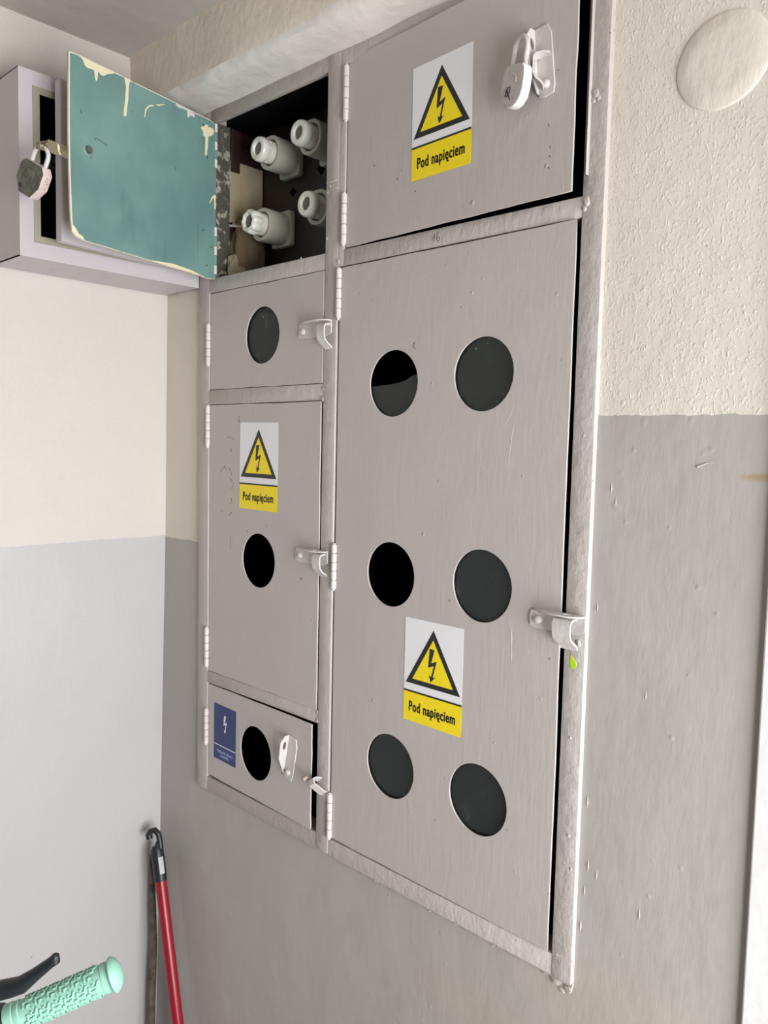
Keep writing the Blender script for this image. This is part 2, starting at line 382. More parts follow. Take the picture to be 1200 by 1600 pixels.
bm = bmesh.new(); box(bm, -.56, 2.55, -2.8, .2, -.1, 0); struct(obj('floor', bm, M_FLOOR))
bm = bmesh.new()
n = 48
V = [[bm.verts.new((-.5+3.0*i/n, -2.8+2.9*j/n, 2.291+.003*noise.noise(Vector((i*.5, j*.5, 3))))) for j in range(n+1)] for i in range(n+1)]
for i in range(n):
    for j in range(n): bm.faces.new((V[i][j], V[i][j+1], V[i+1][j+1], V[i+1][j]))
box(bm, -.56, 2.55, -2.8, .2, 2.30, 2.40)
ceil_o = struct(obj('ceiling', bm, M_CEIL, smooth=True))
# beam above the cabinet: face towards the room, slightly paler soffit
bm = bmesh.new()
prof = [(.02, 2.180), (-.004, 2.1805), (-.030, 2.1815), (-.054, 2.184), (-.064, 2.189), (-.070, 2.199), (-.0715, 2.215), (-.074, 2.26), (-.077, 2.30), (.02, 2.30)]
nx = 90; R_ = []
for i in range(nx+1):
    x = -.50+3.0*(i/nx)**1.5
    R_.append([bm.verts.new((x, p[0]+.0045*noise.noise(Vector((x*14, k*1.5, 0)))*(p[0] < -.01), p[1]+.0032*noise.noise(Vector((x*11, k*2, 5)))*(.0 < k < 8))) for k, p in enumerate(prof)])
for i in range(nx):
    for k in range(len(prof)):
        k2 = (k+1) % len(prof); f = bm.faces.new((R_[i][k], R_[i][k2], R_[i+1][k2], R_[i+1][k])); f.material_index = 1 if k < 5 else 0
bm.faces.new(R_[0]); bm.faces.new(R_[-1][::-1])
struct(obj('trim_1', bm, [M_BEAM, M_SOFF], smooth=True))
# right wall with window, wall behind the camera
bm = bmesh.new()
YZ = Matrix.Rotation(math.pi/2, 4, 'Z')
sheet(bm, [[(-2.8, 0), (.2, 0), (.2, 2.3), (-2.8, 2.3)], [(-1.02, .44), (-.04, .44), (-.04, 1.84), (-1.02, 1.84)]], .12, Matrix.Translation((1.72, 0, 0)) @ YZ)
struct(obj('wall_right', bm, flat('window_wall_grey', srgb(130, 124, 118), .6)))
bm = bmesh.new()
for a in (0, 1):
    pass
fr = [[(-1.02, .44), (-.04, .44), (-.04, 1.84), (-1.02, 1.84)], [(-.99, .47), (-.54, .47), (-.54, 1.81), (-.99, 1.81)], [(-.52, .47), (-.07, .47), (-.07, 1.81), (-.52, 1.81)]]
sheet(bm, fr, .05, Matrix.Translation((1.76, 0, 0)) @ YZ)
struct(obj('window_1', bm, M_WHITE))
bm = bmesh.new(); box(bm, -.56, 2.55, -2.95, -2.8, 0, 2.3); struct(obj('wall_front', bm, flat('far_brown_wall', srgb(92, 86, 80), .6)))
# white door casing at the right
bm = bmesh.new()
box(bm, .7190, .805, -.0015, .006, 0, 2.08, .002); box(bm, 1.50, 1.575, -.0015, .006, 0, 2.08, .002); box(bm, .7190, 1.575, -.0015, .006, 2.0805, 2.16, .003)
struct(obj('trim_2', bm, M_WHITE))
bm = bmesh.new(); box(bm, .806, 1.499, .001, .006, .005, 2.078, .002)
for z0, z1 in ((.2, .95), (1.1, 1.9)):
    box(bm, .92, 1.39, -.001, .002, z0, z1, .004)
struct(obj('door_1', bm, M_WHITE))

# ------------------------------------------------------------------ electrical cabinet
cab = tag(empty('electrical_cabinet', (0.12, 0, FZ0)), 'wall-recessed grey painted steel meter cabinet with five doors, one swung open', 'electrical cabinet')
def cobj(name, bm, mats, parent, smooth=False):
    """mesh given in world coordinates, parented keeping place"""
    o = obj(name, bm, mats, None, smooth); o.parent = parent; bpy.context.view_layer.update()
    o.matrix_parent_inverse = parent.matrix_world.inverted(); return o
F = -0.0025   # face of the frame bars
bm = bmesh.new()
def bar(x0, x1, z0, z1, y=F, d=.035, bev=.0013): box(bm, x0, x1, y, y+d, z0, z1, bev)
bar(FX0, -.2495, FZ0, FZ1)                       # left stile
bar(.4938, FX1, FZ0, FZ1)                        # right stile
bar(.0570, .0845, FZ0+.002, FZ1-.001, F-.0006)   # middle stile
bar(.0800, .0975, 1.870, FZ1-.001, F+.0001)
bar(-.26, .50, FZ0, .9825, F+.0006)              # bottom rail
bar(-.26, .50, 2.1585, FZ1, F+.0005, .009)             # top rail
bar(-.26, .07, 1.8685, 1.8935, F+.0003)          # under open compartment
bar(.07, .50, 1.8695, 1.8935, F+.0004)           # under upper right door
bar(-.26, .07, 1.6715, 1.6975, F+.0003)
bar(-.26, .07, 1.1615, 1.1835, F+.0003)
# weld beads and paint runs
for (x, z, r) in [(.086, 1.877, .0035), (.500, 1.886, .0045), (.497, 1.879, .003), (.056, 1.6745, .0035), (.057, 1.690, .0025), (.056, 1.1665, .003), (.055, 1.1800, .0025), (.506, 2.003, .0045), (.509, 1.9985, .003), (.503, 1.9965, .0025), (.060, 1.915, .0028), (.0655, 1.990, .003), (.060, 1.984, .0028), (.506, 1.372, .004), (.513, 1.376, .0035), (.498, 1.373, .0028), (-.25, .978, .002), (.515, 1.10, .002), (.510, 1.14, .0022), (.507, 1.26, .0016), (.508, 1.62, .0016), (.0, 1.894, .0016), (-.12, 1.8705, .0016)]:
    b = bmesh.new(); bmesh.ops.create_icosphere(b, subdivisions=2, radius=r)
    for v in b.verts: v.co = Vector((v.co.x, v.co.y*.55, v.co.z*1.25))*(1+.4*noise.noise(v.co*300))
    merge(bm, b, Matrix.Translation((x, F, z)))
# raised weld seam on the middle stile, stop strips behind the doors
box(bm, .058, .083, F-.0018, F, 1.9835, 1.9865, .0006); box(bm, .058, .080, F-.0018, F, 1.9955, 1.9975, .0006)
box(bm, .4905, .4945, .012, .0135, .99, 1.86); box(bm, .4995, .5005, -.008, .004, 1.915, 2.125, .0004)
bead(bm, (.50, F+.001, .985), (FX1, F+.002, .985), .0018, 20, 2)
frame = cobj('frame', bm, M_FRAME, cab, True)

bm = bmesh.new()   # carcass in the wall, its unlit depth put into the near-black colour
def panel(x0, x1, y0, y1, z0, z1): box(bm, x0, x1, y0, y1, z0, z1)
panel(FX0+.006, FX1-.006, .185, .19, FZ0+.006, FZ1-.003)
panel(FX0+.006, FX0+.010, .03, .185, FZ0+.006, 1.88); panel(FX1-.010, FX1-.006, .03, .185, FZ0+.006, FZ1-.003)
panel(FX0+.006, FX1-.006, .03, .185, FZ0+.006, FZ0+.010); panel(FX0+.006, FX1-.006, .03, .185, FZ1-.007, FZ1-.003)
panel(.070, .074, .03, .185, FZ0+.01, FZ1-.007); panel(FX0+.01, .07, .03, .185, 1.876, 1.880); panel(.074, FX1-.01, .03, .185, 1.876, 1.880)
panel(FX0+.01, .07, .03, .185, 1.683, 1.687); panel(FX0+.01, .07, .03, .185, 1.170, 1.174)
cobj('carcass', bm, M_DARK, cab)
bm = bmesh.new()
box(bm, -.243, .069, .1045, .112, 1.881, 2.172)
for (x, z, r) in [(-.030, 1.957, .0075), (-.075, 2.075, .008), (.02, 2.06, .008), (-.15, 2.05, .006)]:
    box(bm, x-r, x+r, .1036, .1046, z-r, z+r, 0, 1, Matrix.Translation((x, 0, z)) @ Matrix.Rotation(.785, 4, 'Y') @ Matrix.Translation((-x, 0, -z)))
for x0, x1 in ((-.135, -.055), (-.045, .045)): box(bm, x0, x1, .0985, .1045, 1.893, 1.901, .0015, 2)
tube(bm, [(-.017, .101, 1.965), (-.017, .101, 1.905)], .0022, 8, 2)
cobj('mounting_board', bm, [M_BOARD, M_DARK, M_BOXIN], cab)
# exposed side of the compartment: flaking steel jamb, brown strip, pasteboard
bm = bmesh.new()
box(bm, -.2495, -.2345, F+.003, .030, 1.892, 2.1595, .001)
cobj('hinge_jamb', bm, M_CHIP, cab)

def hinge(parent, x, z0, z1, y=-.0045, r=.0042, loc=None, mat=M_HINGE):
    bm = bmesh.new(); n = 5; h = (z1-z0)/n
    for i in range(n):
        a = z0+h*i+.0004; b = z0+h*(i+1)-.0004
        tube(bm, [(x, y, a), (x, y, a+.0004), (x, y, b-.0004), (x, y, b)], [r*.9, r, r, r*.9], 14)
    tube(bm, [(x, y, z0-.0025), (x, y, z1+.0015)], r*.55, 8)
    return cobj('hinge', bm, mat, parent, True)

def wavy(x0, z0, x1, z1, hw=.0005, n=26, seed=0):
    """rectangle with slightly uneven hand-cut edges"""
    P = []
    def side(a, b, ax):
        for i in range(n):
            t = i/n; x = a[0]+(b[0]-a[0])*t; z = a[1]+(b[1]-a[1])*t; q = hw*noise.noise(Vector((t*9, seed+ax*7.3, 0)))*2
            if i == 0: q = 0
            P.append((x+(q if ax % 2 else 0), z+(0 if ax % 2 else q)))
    side((x0, z0), (x1, z0), 0); side((x1, z0), (x1, z1), 1); side((x1, z1), (x0, z1), 2); side((x0, z1), (x0, z0), 3)
    return P
def make_door(x0, x1, z0, z1, holes, ang, y0=.0006, t=.0025, seed=0, label=None, marks=(), ridges=()):
    """door hung at x0; positions in world, turned by ang about its hinge line"""
    bm = bmesh.new()
    loops = [wavy(x0, z0, x1, z1, seed=seed)]+[circ(c[0], c[1], c[2], 56, c[3] if len(c) > 3 else 0, c[4] if len(c) > 4 else None) for c in holes]
    sheet(bm, loops, t, Matrix.Translation((0, t/2, 0)), 0, .0003)
    for pts, wd in marks: tube(bm, [(a, -t/2, b) for a, b in pts], wd, 5, 1)
    for pts, wd in ridges: tube(bm, [(a, -t/2+wd*.55, b) for a, b in pts], [wd*.3]+[wd]*(len(pts)-2)+[wd*.3], 6, 0)
    o = obj('door', bm, [M_CAB, M_SCUFF]); o.parent = cab
    bpy.context.view_layer.update()
    Rm = Matrix.Translation((x0, y0, 0)) @ Matrix.Rotation(-ang, 4, 'Z') @ Matrix.Translation((-x0, 0, 0))
    o.matrix_world = Rm
    o.matrix_parent_inverse = cab.matrix_world.inverted(); o.matrix_basis = Rm
    if label: o['label'] = label
    return o
def dsub(name, bm, mats, door, smooth=False, label=None):
    o = obj(name, bm, mats, None, smooth); o.parent = door
    if label: o['label'] = label
    return o
D_BIG = make_door(.0885, .4893, .985, 1.8675, [(.2034, 1.6920, .0467), (.3618, 1.6976, .0473), (.2063, 1.4197, .0465), (.3700, 1.4252, .0475, .006), (.2142, 1.1383, .0470), (.3742, 1.1407, .0475)], math.radians(.7), seed=1, label='tall grey door with six round windows',
    ridges=[([(.4162, 1.6674), (.4057, 1.6439), (.3922, 1.6200)], .0007), ([(.4160, 1.6600), (.4100, 1.6200), (.4060, 1.5900), (.4080, 1.5600)], .0005), ([(.412, 1.40), (.420, 1.37), (.421, 1.34), (.418, 1.325)], .0008),
        ([(.395, 1.372), (.405, 1.352)], .0005), ([(.43, 1.375), (.445, 1.355), (.452, 1.34)], .0005), ([(.262, 1.03), (.290, 1.035), (.305, 1.045)], .0005), ([(.268, 1.02), (.300, 1.027)], .0004), ([(.398, 1.035), (.399, 1.015), (.397, 1.0)], .0006), ([(.37, 1.05), (.372, 1.02)], .0005), ([(.22, 1.21), (.226, 1.225)], .0005)])
D_TR = make_door(.1000, .4905, 1.8955, 2.1640, [], math.radians(2.9), seed=2, label='wide grey top door without windows, slightly ajar',
    marks=[([(.2140, 1.9810), (.2155, 1.9800)], .0006), ([(.2060, 1.9720), (.2075, 1.9700)], .0006), ([(.4560, 1.9780), (.4565, 1.9750)], .0007), ([(.4600, 1.9520), (.4603, 1.9500)], .0008), ([(.4585, 1.9420), (.4600, 1.9400)], .0006), ([(.4580, 1.9290), (.4590, 1.9270)], .0007), ([(.2420, 1.9480), (.2430, 1.9460)], .0006), ([(.4660, 2.0350), (.4668, 2.0335)], .0006)],
    ridges=[([(.3450, 2.0450), (.3500, 2.0550), (.3530, 2.0620)], .0005), ([(.1780, 2.1200), (.1850, 2.1240)], .0006), ([(.4750, 2.115), (.4790, 2.118)], .0006)])
D_TL = make_door(-.2485, .0560, 1.6982, 1.8672, [(-.0962, 1.7830, .0468, 0, .0455)], math.radians(.6), seed=3, label='small grey door with one round window')
D_ML = make_door(-.2485, .0548, 1.1840, 1.6705, [(-.1005, 1.4050, .0462, 0, .0455)], math.radians(.8), seed=4, label='tall narrow grey door with one round window and yellow sign',
    marks=[([(-.2145, 1.5510), (-.2090, 1.5560), (-.2010, 1.5628), (-.1960, 1.5560)], .0005), ([(-.1823, 1.5948), (-.1815, 1.5880)], .0007), ([(-.1960, 1.6120), (-.1860, 1.6140), (-.1750, 1.6100)], .0004), ([(-.1870, 1.5600), (-.1799, 1.5500), (-.1830, 1.5420), (-.1740, 1.5323), (-.1790, 1.5230)], .0005),
        ([(-.1813, 1.5094), (-.1780, 1.5000), (-.1850, 1.4960)], .0005), ([(-.1790, 1.4824), (-.1845, 1.4760)], .0008), ([(-.1588, 1.6503), (-.1600, 1.6440), (-.1560, 1.6380)], .0006), ([(-.1800, 1.44), (-.1830, 1.425), (-.1790, 1.415)], .0004), ([(.0135, 1.3895), (.0147, 1.3885)], .0014)])
D_BL = make_door(-.2485, .0500, .9870, 1.1595, [(-.1000, 1.0690, .0468, 0, .0445)], math.radians(1.6), seed=5, label='small grey bottom door with blue sign, slightly ajar')

def pane(door, c, z1=None, broken=False, tone=0):
    bm = bmesh.new(); x, z, r = c; R2 = r+.010
    if broken:
        lp = [(x-R2, z-R2), (x+R2, z-R2), (x+R2, z+.012), (x+.035, z+.0105), (x+.018, z+.003), (x-.004, z-.0005), (x-.03, z-.002), (x-R2, z-.003)]
    else: lp = rect(x-R2, z-R2, x+R2, z+R2)
    sheet(bm, [lp], .002, Matrix.Translation((0, .0055, 0)))
    return dsub('window_pane', bm, M_GLASS, door)
pane(D_BIG, (.2034, 1.6920, .0467), broken=True); pane(D_BIG, (.3618, 1.6976, .047)); pane(D_BIG, (.3700, 1.4252, .047))
pane(D_BIG, (.2142, 1.1383, .047)); pane(D_BIG, (.3742, 1.1407, .047)); pane(D_TL, (-.0962, 1.7830, .0468))

for d, x, zs in ((D_TL, -.2495, [(1.742, 1.814)]), (D_ML, -.2495, [(1.596, 1.669), (1.193, 1.265)]), (D_BL, -.2495, [(1.046, 1.112)]),
                 (D_BIG, .0900, [(1.7925, 1.8655), (1.383, 1.452), (.986, 1.058)]), (D_TR, .0985, [(2.077, 2.154), (1.899, 1.973)])):
    for a, b in zs: hinge(cab, x, a, b)
for d in (): pass

# warning stickers
def lightning(cx, cz, s, mirror=1):
    P = [(-.20, 1.0), (.26, 1.0), (.02, .20), (.52, .42), (.20, -.62), (.42, -.58), (.02, -1.0), (-.20, -.60), (.02, -.64), (.12, .0), (-.42, -.18)]
    P = [(-.30, 1.0), (.24, .98), (-.10, .16), (.50, .34), (.10, -.66), (.36, -.62), (-.12, -1.0), (-.30, -.58), (-.06, -.64), (.20, .04), (-.42, -.14)]
    return [(cx+p[0]*s*.70, cz+p[1]*s) for p in P]
def sticker(door, cx, cz, w_, h, rotd=0, label=None):
    bm = bmesh.new(); y = -.00145
    T = Matrix.Translation((cx, y, cz)) @ Matrix.Rotation(math.radians(rotd), 4, 'Y')
    W, H = w_/2, h/2; e = .00012
    zs = -H+h*.285
    sheet(bm, [rect(-W, zs, W, H)], .00025, T, 0)
    sheet(bm, [rect(-W, -H, W, zs)], .00025, T, 1)
    T2 = T @ Matrix.Translation((0, -.00022, 0))
    sheet(bm, [rect(-W, zs-h*.002, W, zs+h*.016)], e, T2, 2)
    tb = zs+h*.085; tt = H-h*.075; tw = w_*.47
    tri = [(-tw, tb), (tw, tb), (-.0, tt)]
    sheet(bm, [tri], e, T2, 2)
    T3 = T @ Matrix.Translation((0, -.00034, 0))
    cx_, cz_ = 0, (2*tb+tt)/3
    k = .745
    sheet(bm, [[(cx_+(p[0]-cx_)*k, cz_+(p[1]-cz_)*k) for p in tri]], e, T3, 1)
    T4 = T @ Matrix.Translation((0, -.00046, 0))
    sheet(bm, [lightning(-.001, cz_+.0045, h*.160)], e, T4, 2)
    for dx in (-.0003, 0, .0003): text(bm, 'Pod napi\u0119ciem', dx, -H+h*.150, w_*.80, h*.098, e, T2, 2, .02, 1.10)
    return dsub('warning_sticker', bm, [M_STW, M_YEL, M_BLACK], door, label=label)
sticker(D_BIG, .2916, 1.2902, .1050, .1475, 0, 'white and yellow high-voltage sticker with black lightning triangle')
sticker(D_TR, .2860, 2.0350, .1050, .1480, -.6, 'white and yellow high-voltage sticker with black lightning triangle')
sticker(D_ML, -.1022, 1.5650, .1055, .1475, .4, 'white and yellow high-voltage sticker with black lightning triangle')
bm = bmesh.new(); W, H = .0345, .0515
T = Matrix.Translation((-.1935, -.00145, 1.0768)) @ Matrix.Rotation(math.radians(.5), 4, 'Y')
sheet(bm, [rect(-W, -H, W, H)], .00025, T, 0)
T2 = T @ Matrix.Translation((0, -.00022, 0))
sheet(bm, [rect(-W, -H+.0265, W, -H+.0280)], .00012, T2, 1)
sheet(bm, [lightning(.001, .018, .0165)], .00012, T2, 1)
text(bm, 'Wy\u0142\u0105cznik g\u0142\u00f3wny', 0.001, -H+.0165, .052, .0050, .00012, T2, 2, .03)
text(bm, 'budynku', 0.001, -H+.0095, .026, .0050, .00012, T2, 2, .03)
dsub('information_sticker', bm, [M_BLUE, M_PALE, M_FADED], D_BL, label='small blue sticker with white lightning bolt')

# latches: angle plate on a rivet, outstanding flange with a slot
def latch(parent, x, z, ang, L=.064, y=-.0015, mats=None, W_=.011, fd=.017):
    T = Matrix.Translation((x, y, z)) @ Matrix.Rotation(ang, 4, 'Y')
    bm = bmesh.new()
    sheet(bm, [[(-W_, -.011), (-.004, -.0135), (W_*.8, -.0125), (W_, -.004), (W_, L-.012), (W_*.55, L), (-W_, L)]], .0022, T, 0, .0005)
    # flange in the local YZ plane at x=-W_
    T2 = T @ Matrix.Translation((-W_, 0, 0)) @ Matrix.Rotation(-math.pi/2, 4, 'Z')
    fl = [(0, -.008), (.004, -.006), (fd, .022), (fd+.001, L-.010), (fd*.6, L), (0, L)]
    slot = [(fd*.35+.004*math.cos(a), L-.017+.0065*math.sin(a)) for a in [2*math.pi*i/16 for i in range(16)]]
    slot = [(fd*.52+.0035*math.cos(a), L-.018+.0075*math.sin(a)) for a in [2*math.pi*i/16 for i in range(16)]]
    sheet(bm, [fl, slot], .0022, T2, 0, .0005)
    lathe(bm, [(0, -.0075), (.0025, -.0073), (.0045, -.0058), (.0050, -.0040), (.0050, -.001)], T, 16)
    return cobj('latch', bm, mats or M_HW, parent, True) if parent is cab else dsub('latch', bm, mats or M_HW, parent, True)
q = math.pi/2
latch(D_TL, .0125, 1.7790, q)
latch(D_ML, .0140, 1.4270, q)
latch(D_BIG, .4600, 1.3965, q+math.radians(-1))
latch(D_BL, -.0045, 1.0655, math.radians(11), L=.062)
latch(D_TR, .4525, 2.0225, math.radians(-7), L=.068)
# bent staples welded to the frame
def staple(x0, x1, z, drop=.034, out=.0165):
    bm = bmesh.new()
    pr = [(F+.002, z+.001), (F-out*.5, z+.0015), (F-out*.85, z+.0005), (F-out, z-.004), (F-out, z-.013), (F-out*.92, z-.020), (F-out*.60, z-.026), (F-out*.2, z-.030), (F+.0005, z-drop)]
    strip(bm, pr, x0, x1, .0024); bmesh.ops.recalc_face_normals(bm, faces=bm.faces)
    return cobj('staple', bm, M_HW, cab, True)
staple(.0590, .0755, 1.7835); staple(.0570, .0735, 1.4330); staple(.4880, .5120, 1.4030, .036, .0185)
# loose lower staple reaching over the ajar bottom door
bm = bmesh.new()
b = bmesh.new()
strip(b, [(0, 0), (-.010, .004), (-.016, .004), (-.018, -.003), (-.012, -.012), (-.006, -.020), (-.001, -.023), (0, -.030)], -.007, .007, .0022)
bmesh.ops.recalc_face_normals(b, faces=b.faces)
merge(bm, b, Matrix.Translation((.0640, F, 1.0725)) @ Matrix.Rotation(math.radians(-38), 4, 'Y'))
cobj('staple', bm, M_HW, cab, True)
bm = bmesh.new()
lathe(bm, [(0, -.0120), (.0028, -.0118), (.0042, -.010), (.0045, -.002)], Matrix.Translation((.0480, -.005, 1.0745)), 14)
dsub('rivet', bm, M_RUSTY, D_BL, True, 'rusty rivet at the edge of the bottom door')
# pencil 16 and lime paint drop
def poly_stroke(bm, pts, wd, y, mi=0):
    tube(bm, [(p[0], y, p[1]) for p in pts], wd, 6, mi)
bm = bmesh.new()
poly_stroke(bm, [(.2690, 1.8790), (.2702, 1.8815), (.2740, 1.8865), (.2728, 1.8770)], .00035, F+.0003)
poly_stroke(bm, [(.2800, 1.8880), (.2775, 1.8840), (.2768, 1.8795), (.2785, 1.8765), (.2812, 1.8775), (.2820, 1.8808), (.2800, 1.8822), (.2775, 1.8800)], .00035, F+.0003)
cobj('pencil_number', bm, M_PENCIL, cab)
bm = bmesh.new()
sheet(bm, [[(.5035, 1.3630), (.5060, 1.3570), (.5100, 1.3540), (.5118, 1.3490), (.5085, 1.3435), (.5040, 1.3450), (.5028, 1.3510)]], .0008, Matrix.Translation((0, F+.0003, 0)), 0, .0002)
cobj('paint_drop', bm, M_GREEN, cab)

# ---- teal door swung open to the left
u = Vector((.17378533, -.98478356, 0)); nrm = Vector((.98478356, .17378533, 0))
TM = Matrix(((u.x, -nrm.x, 0, -.234), (u.y, -nrm.y, 0, 0), (0, 0, 1, 0), (0, 0, 0, 1)))   # local x=along door, -y=towards the room side, z=height
def tloop(n=30):
    P = [(.002, 1.893), (.004, 1.8905), (.02, 1.8885)]
    P += [(.02+.235*i/12, 1.8895+.0085*i/12+.0010*noise.noise(Vector((i*.8, 1, 0)))) for i in range(1, 13)]
    P += [(.272, 1.8985), (.284, 1.9015), (.2905, 1.9070), (.2925, 1.925), (.2940, 1.96), (.2950, 2.0), (.2955, 2.05), (.2950, 2.10), (.2945, 2.1595)]
    P += [(.2945-.28*i/16, 2.1612-.003*i/16+.0010*noise.noise(Vector((i*.9, 5, 0)))) for i in range(1, 17)]
    P += [(.002, 2.153)]
    return P
bm = bmesh.new()
sheet(bm, [tloop()], .003, TM @ Matrix.Translation((0, .0015, 0)), 1, 0)
sheet(bm, [[(.0015+(p[0]-.0015)*.992, 1.8925+(p[1]-1.8925)*.992+.0006) for p in tloop()]], .0004, TM @ Matrix.Translation((0, -.0014, 0)), 0)
TS = TM @ Matrix.Translation((0, -.0017, 0))
def run(loop, mi=2): sheet(bm, [loop], .0007, TS, mi, .0002)
run([(.2925, 2.1600), (.2832, 2.1600), (.2750, 2.1585), (.2707, 2.1560), (.2680, 2.1500), (.2640, 2.1480), (.2515, 2.1490), (.2500, 2.1370), (.2478, 2.1350), (.2461, 2.1379), (.2450, 2.1500), (.2400, 2.1470), (.2352, 2.1470), (.2285, 2.1520), (.2142, 2.1593), (.2142, 2.1605)])
run([(.1977, 2.1601), (.1864, 2.1601), (.1889, 2.1490), (.1900, 2.1288), (.1938, 2.1036), (.1960, 2.1018), (.1990, 2.1029), (.1960, 2.1269), (.1940, 2.1473)])
run([(.1798, 2.1595), (.1780, 2.1595), (.1752, 2.1330), (.1764, 2.1320)], 3)
run([(.1590, 2.1140), (.1578, 2.1140), (.1552, 2.1250), (.1494, 2.1325), (.1434, 2.1358), (.1400, 2.1362), (.1400, 2.1376), (.1440, 2.1378), (.1505, 2.1348), (.1572, 2.1260)])
run([(.1340, 2.1405), (.1270, 2.1425), (.1180, 2.1470), (.1180, 2.1485), (.1280, 2.1445), (.1345, 2.1420)])
run([(.0951, 2.1557), (.0870, 2.1530), (.0800, 2.1545), (.0700, 2.1548), (.0687, 2.1460), (.0660, 2.1440), (.0645, 2.1475), (.0600, 2.1500), (.0540, 2.1490), (.0520, 2.1550), (.0700, 2.1585), (.0900, 2.1588)], 4)
TS = TM @ Matrix.Translation((0, -.0030, 0))
run([(.0400, 2.1370), (.0372, 2.1400), (.0330, 2.1410), (.0300, 2.1455), (.0220, 2.1470), (.0240, 2.1435), (.0140, 2.1450), (.0088, 2.1420), (.0105, 2.1356), (.0160, 2.1310), (.0227, 2.1271), (.0235, 2.1100), (.0258, 2.0965), (.0280, 2.0940), (.0303, 2.0952), (.0292, 2.1250), (.0345, 2.1260), (.0340, 2.1310)])
run([(.0190, 2.0180), (.0150, 2.0270), (.0095, 2.0335), (.0035, 2.0345), (.0030, 2.0290), (.0042, 2.0290), (.0040, 2.0110), (.0075, 2.0105), (.0080, 2.0280), (.0120, 2.0265), (.0178, 2.0170)])
TS = TM @ Matrix.Translation((0, -.0017, 0))
run([(.2920, 1.9080), (.2860, 1.9040), (.2760, 1.9000), (.2700, 1.8995), (.2740, 1.9040), (.2800, 1.9060), (.2850, 1.9130), (.2915, 1.9180)])
run([(.1500, 1.8945), (.1100, 1.8930), (.0600, 1.8915), (.0250, 1.8895), (.0600, 1.8960), (.1000, 1.8985)], 2)
# bolt stub, dents and scratch marks
lathe(bm, [(0, -.0035), (.004, -.003), (.006, 0)], TS @ Matrix.Translation((.2621, 0, 2.0316)), 14, 5)
lathe(bm, [(.0065, -.0012), (.0095, 0)], TS @ Matrix.Translation((.2621, 0, 2.0316)), 14, 0)
for pts in ([(.2515, 2.0490), (.2480, 2.0530), (.2420, 2.0515), (.2290, 2.0480)], [(.2750, 2.0855), (.2735, 2.0790)], [(.0935, 2.0580), (.0935, 2.0500)], [(.2580, 2.0225), (.2578, 2.0200)]):
    tube(bm, [TS @ Vector((a, 0, b)) for a, b in pts], .0007, 6, 5)
teal = cobj('door', bm, [M_TEAL, M_EDGE, M_CREAM, M_TEAL, M_HW, M_LOCKDARK], cab)
teal['label'] = 'teal door swung wide open with cream paint runs'
for z0, z1 in ((2.0805, 2.1555), (1.8985, 1.9800)):
    bm = bmesh.new()
    lp = [(.004, z0), (.043, z0+.004), (.0445, z0+.02), (.042, z0+.03), (.0445, z0+.045), (.043, z1-.003), (.030, z1), (.004, z1-.002)]
    if z1 > 2.1: lp[0:2] = [(.004, z0-.001), (.026, z0-.004), (.040, z0+.006)]
    sheet(bm, [lp], .0013, TS, 0, .0004)
    n = 5; h = (z1-z0)/n
    for i in range(n):
        a, b = z0+h*i+.0006, z0+h*(i+1)-.0006
        tube(bm, [(-.2322, -.0030, a), (-.2322, -.0030, b)], .0036, 12, 1 if i % 2 == 0 else 2)
    for (a, b) in ((.024, z0+.012), (.014, z0+.045), (.033, z1-.012)):
        lathe(bm, [(0, -.0022), (.0016, -.002), (.002, -.0010)], TS @ Matrix.Translation((a, 0, b)), 8, 3)
    cobj('hinge', bm, [M_TEAL, M_HINGE, M_TEAL, M_LOCKDARK], teal)
# hasp strip at the free edge of the teal door
bm = bmesh.new()
sheet(bm, [[(.280, 2.0095), (.3200, 2.0095), (.3310, 2.0185), (.3260, 2.0270), (.280, 2.0270)]], .002, TM @ Matrix.Translation((0, .0035, 0)), 0, .0004)
b = bmesh.new()
sheet(b, [[(0, 0), (.0165, .003), (.0165, .0125), (0, .0155)], [(.0095+.0032*math.cos(a), .0080+.0032*math.sin(a)) for a in [2*math.pi*i/12 for i in range(12)]]], .002)
merge(bm, b, TM @ Matrix.Translation((.3240, .0035, 2.0102)) @ Matrix.Rotation(math.radians(50), 4, 'Z'), 0)
run2 = [(.3060, 2.0120), (.3090, 2.0150), (.3080, 2.0205), (.3105, 2.0255), (.3125, 2.0230), (.3110, 2.0160), (.3085, 2.0110)]
sheet(bm, [run2], .0006, TM @ Matrix.Translation((0, .0014, 0)), 2)
cobj('hasp', bm, [M_BRASSY, M_HW, M_CREAM], teal)

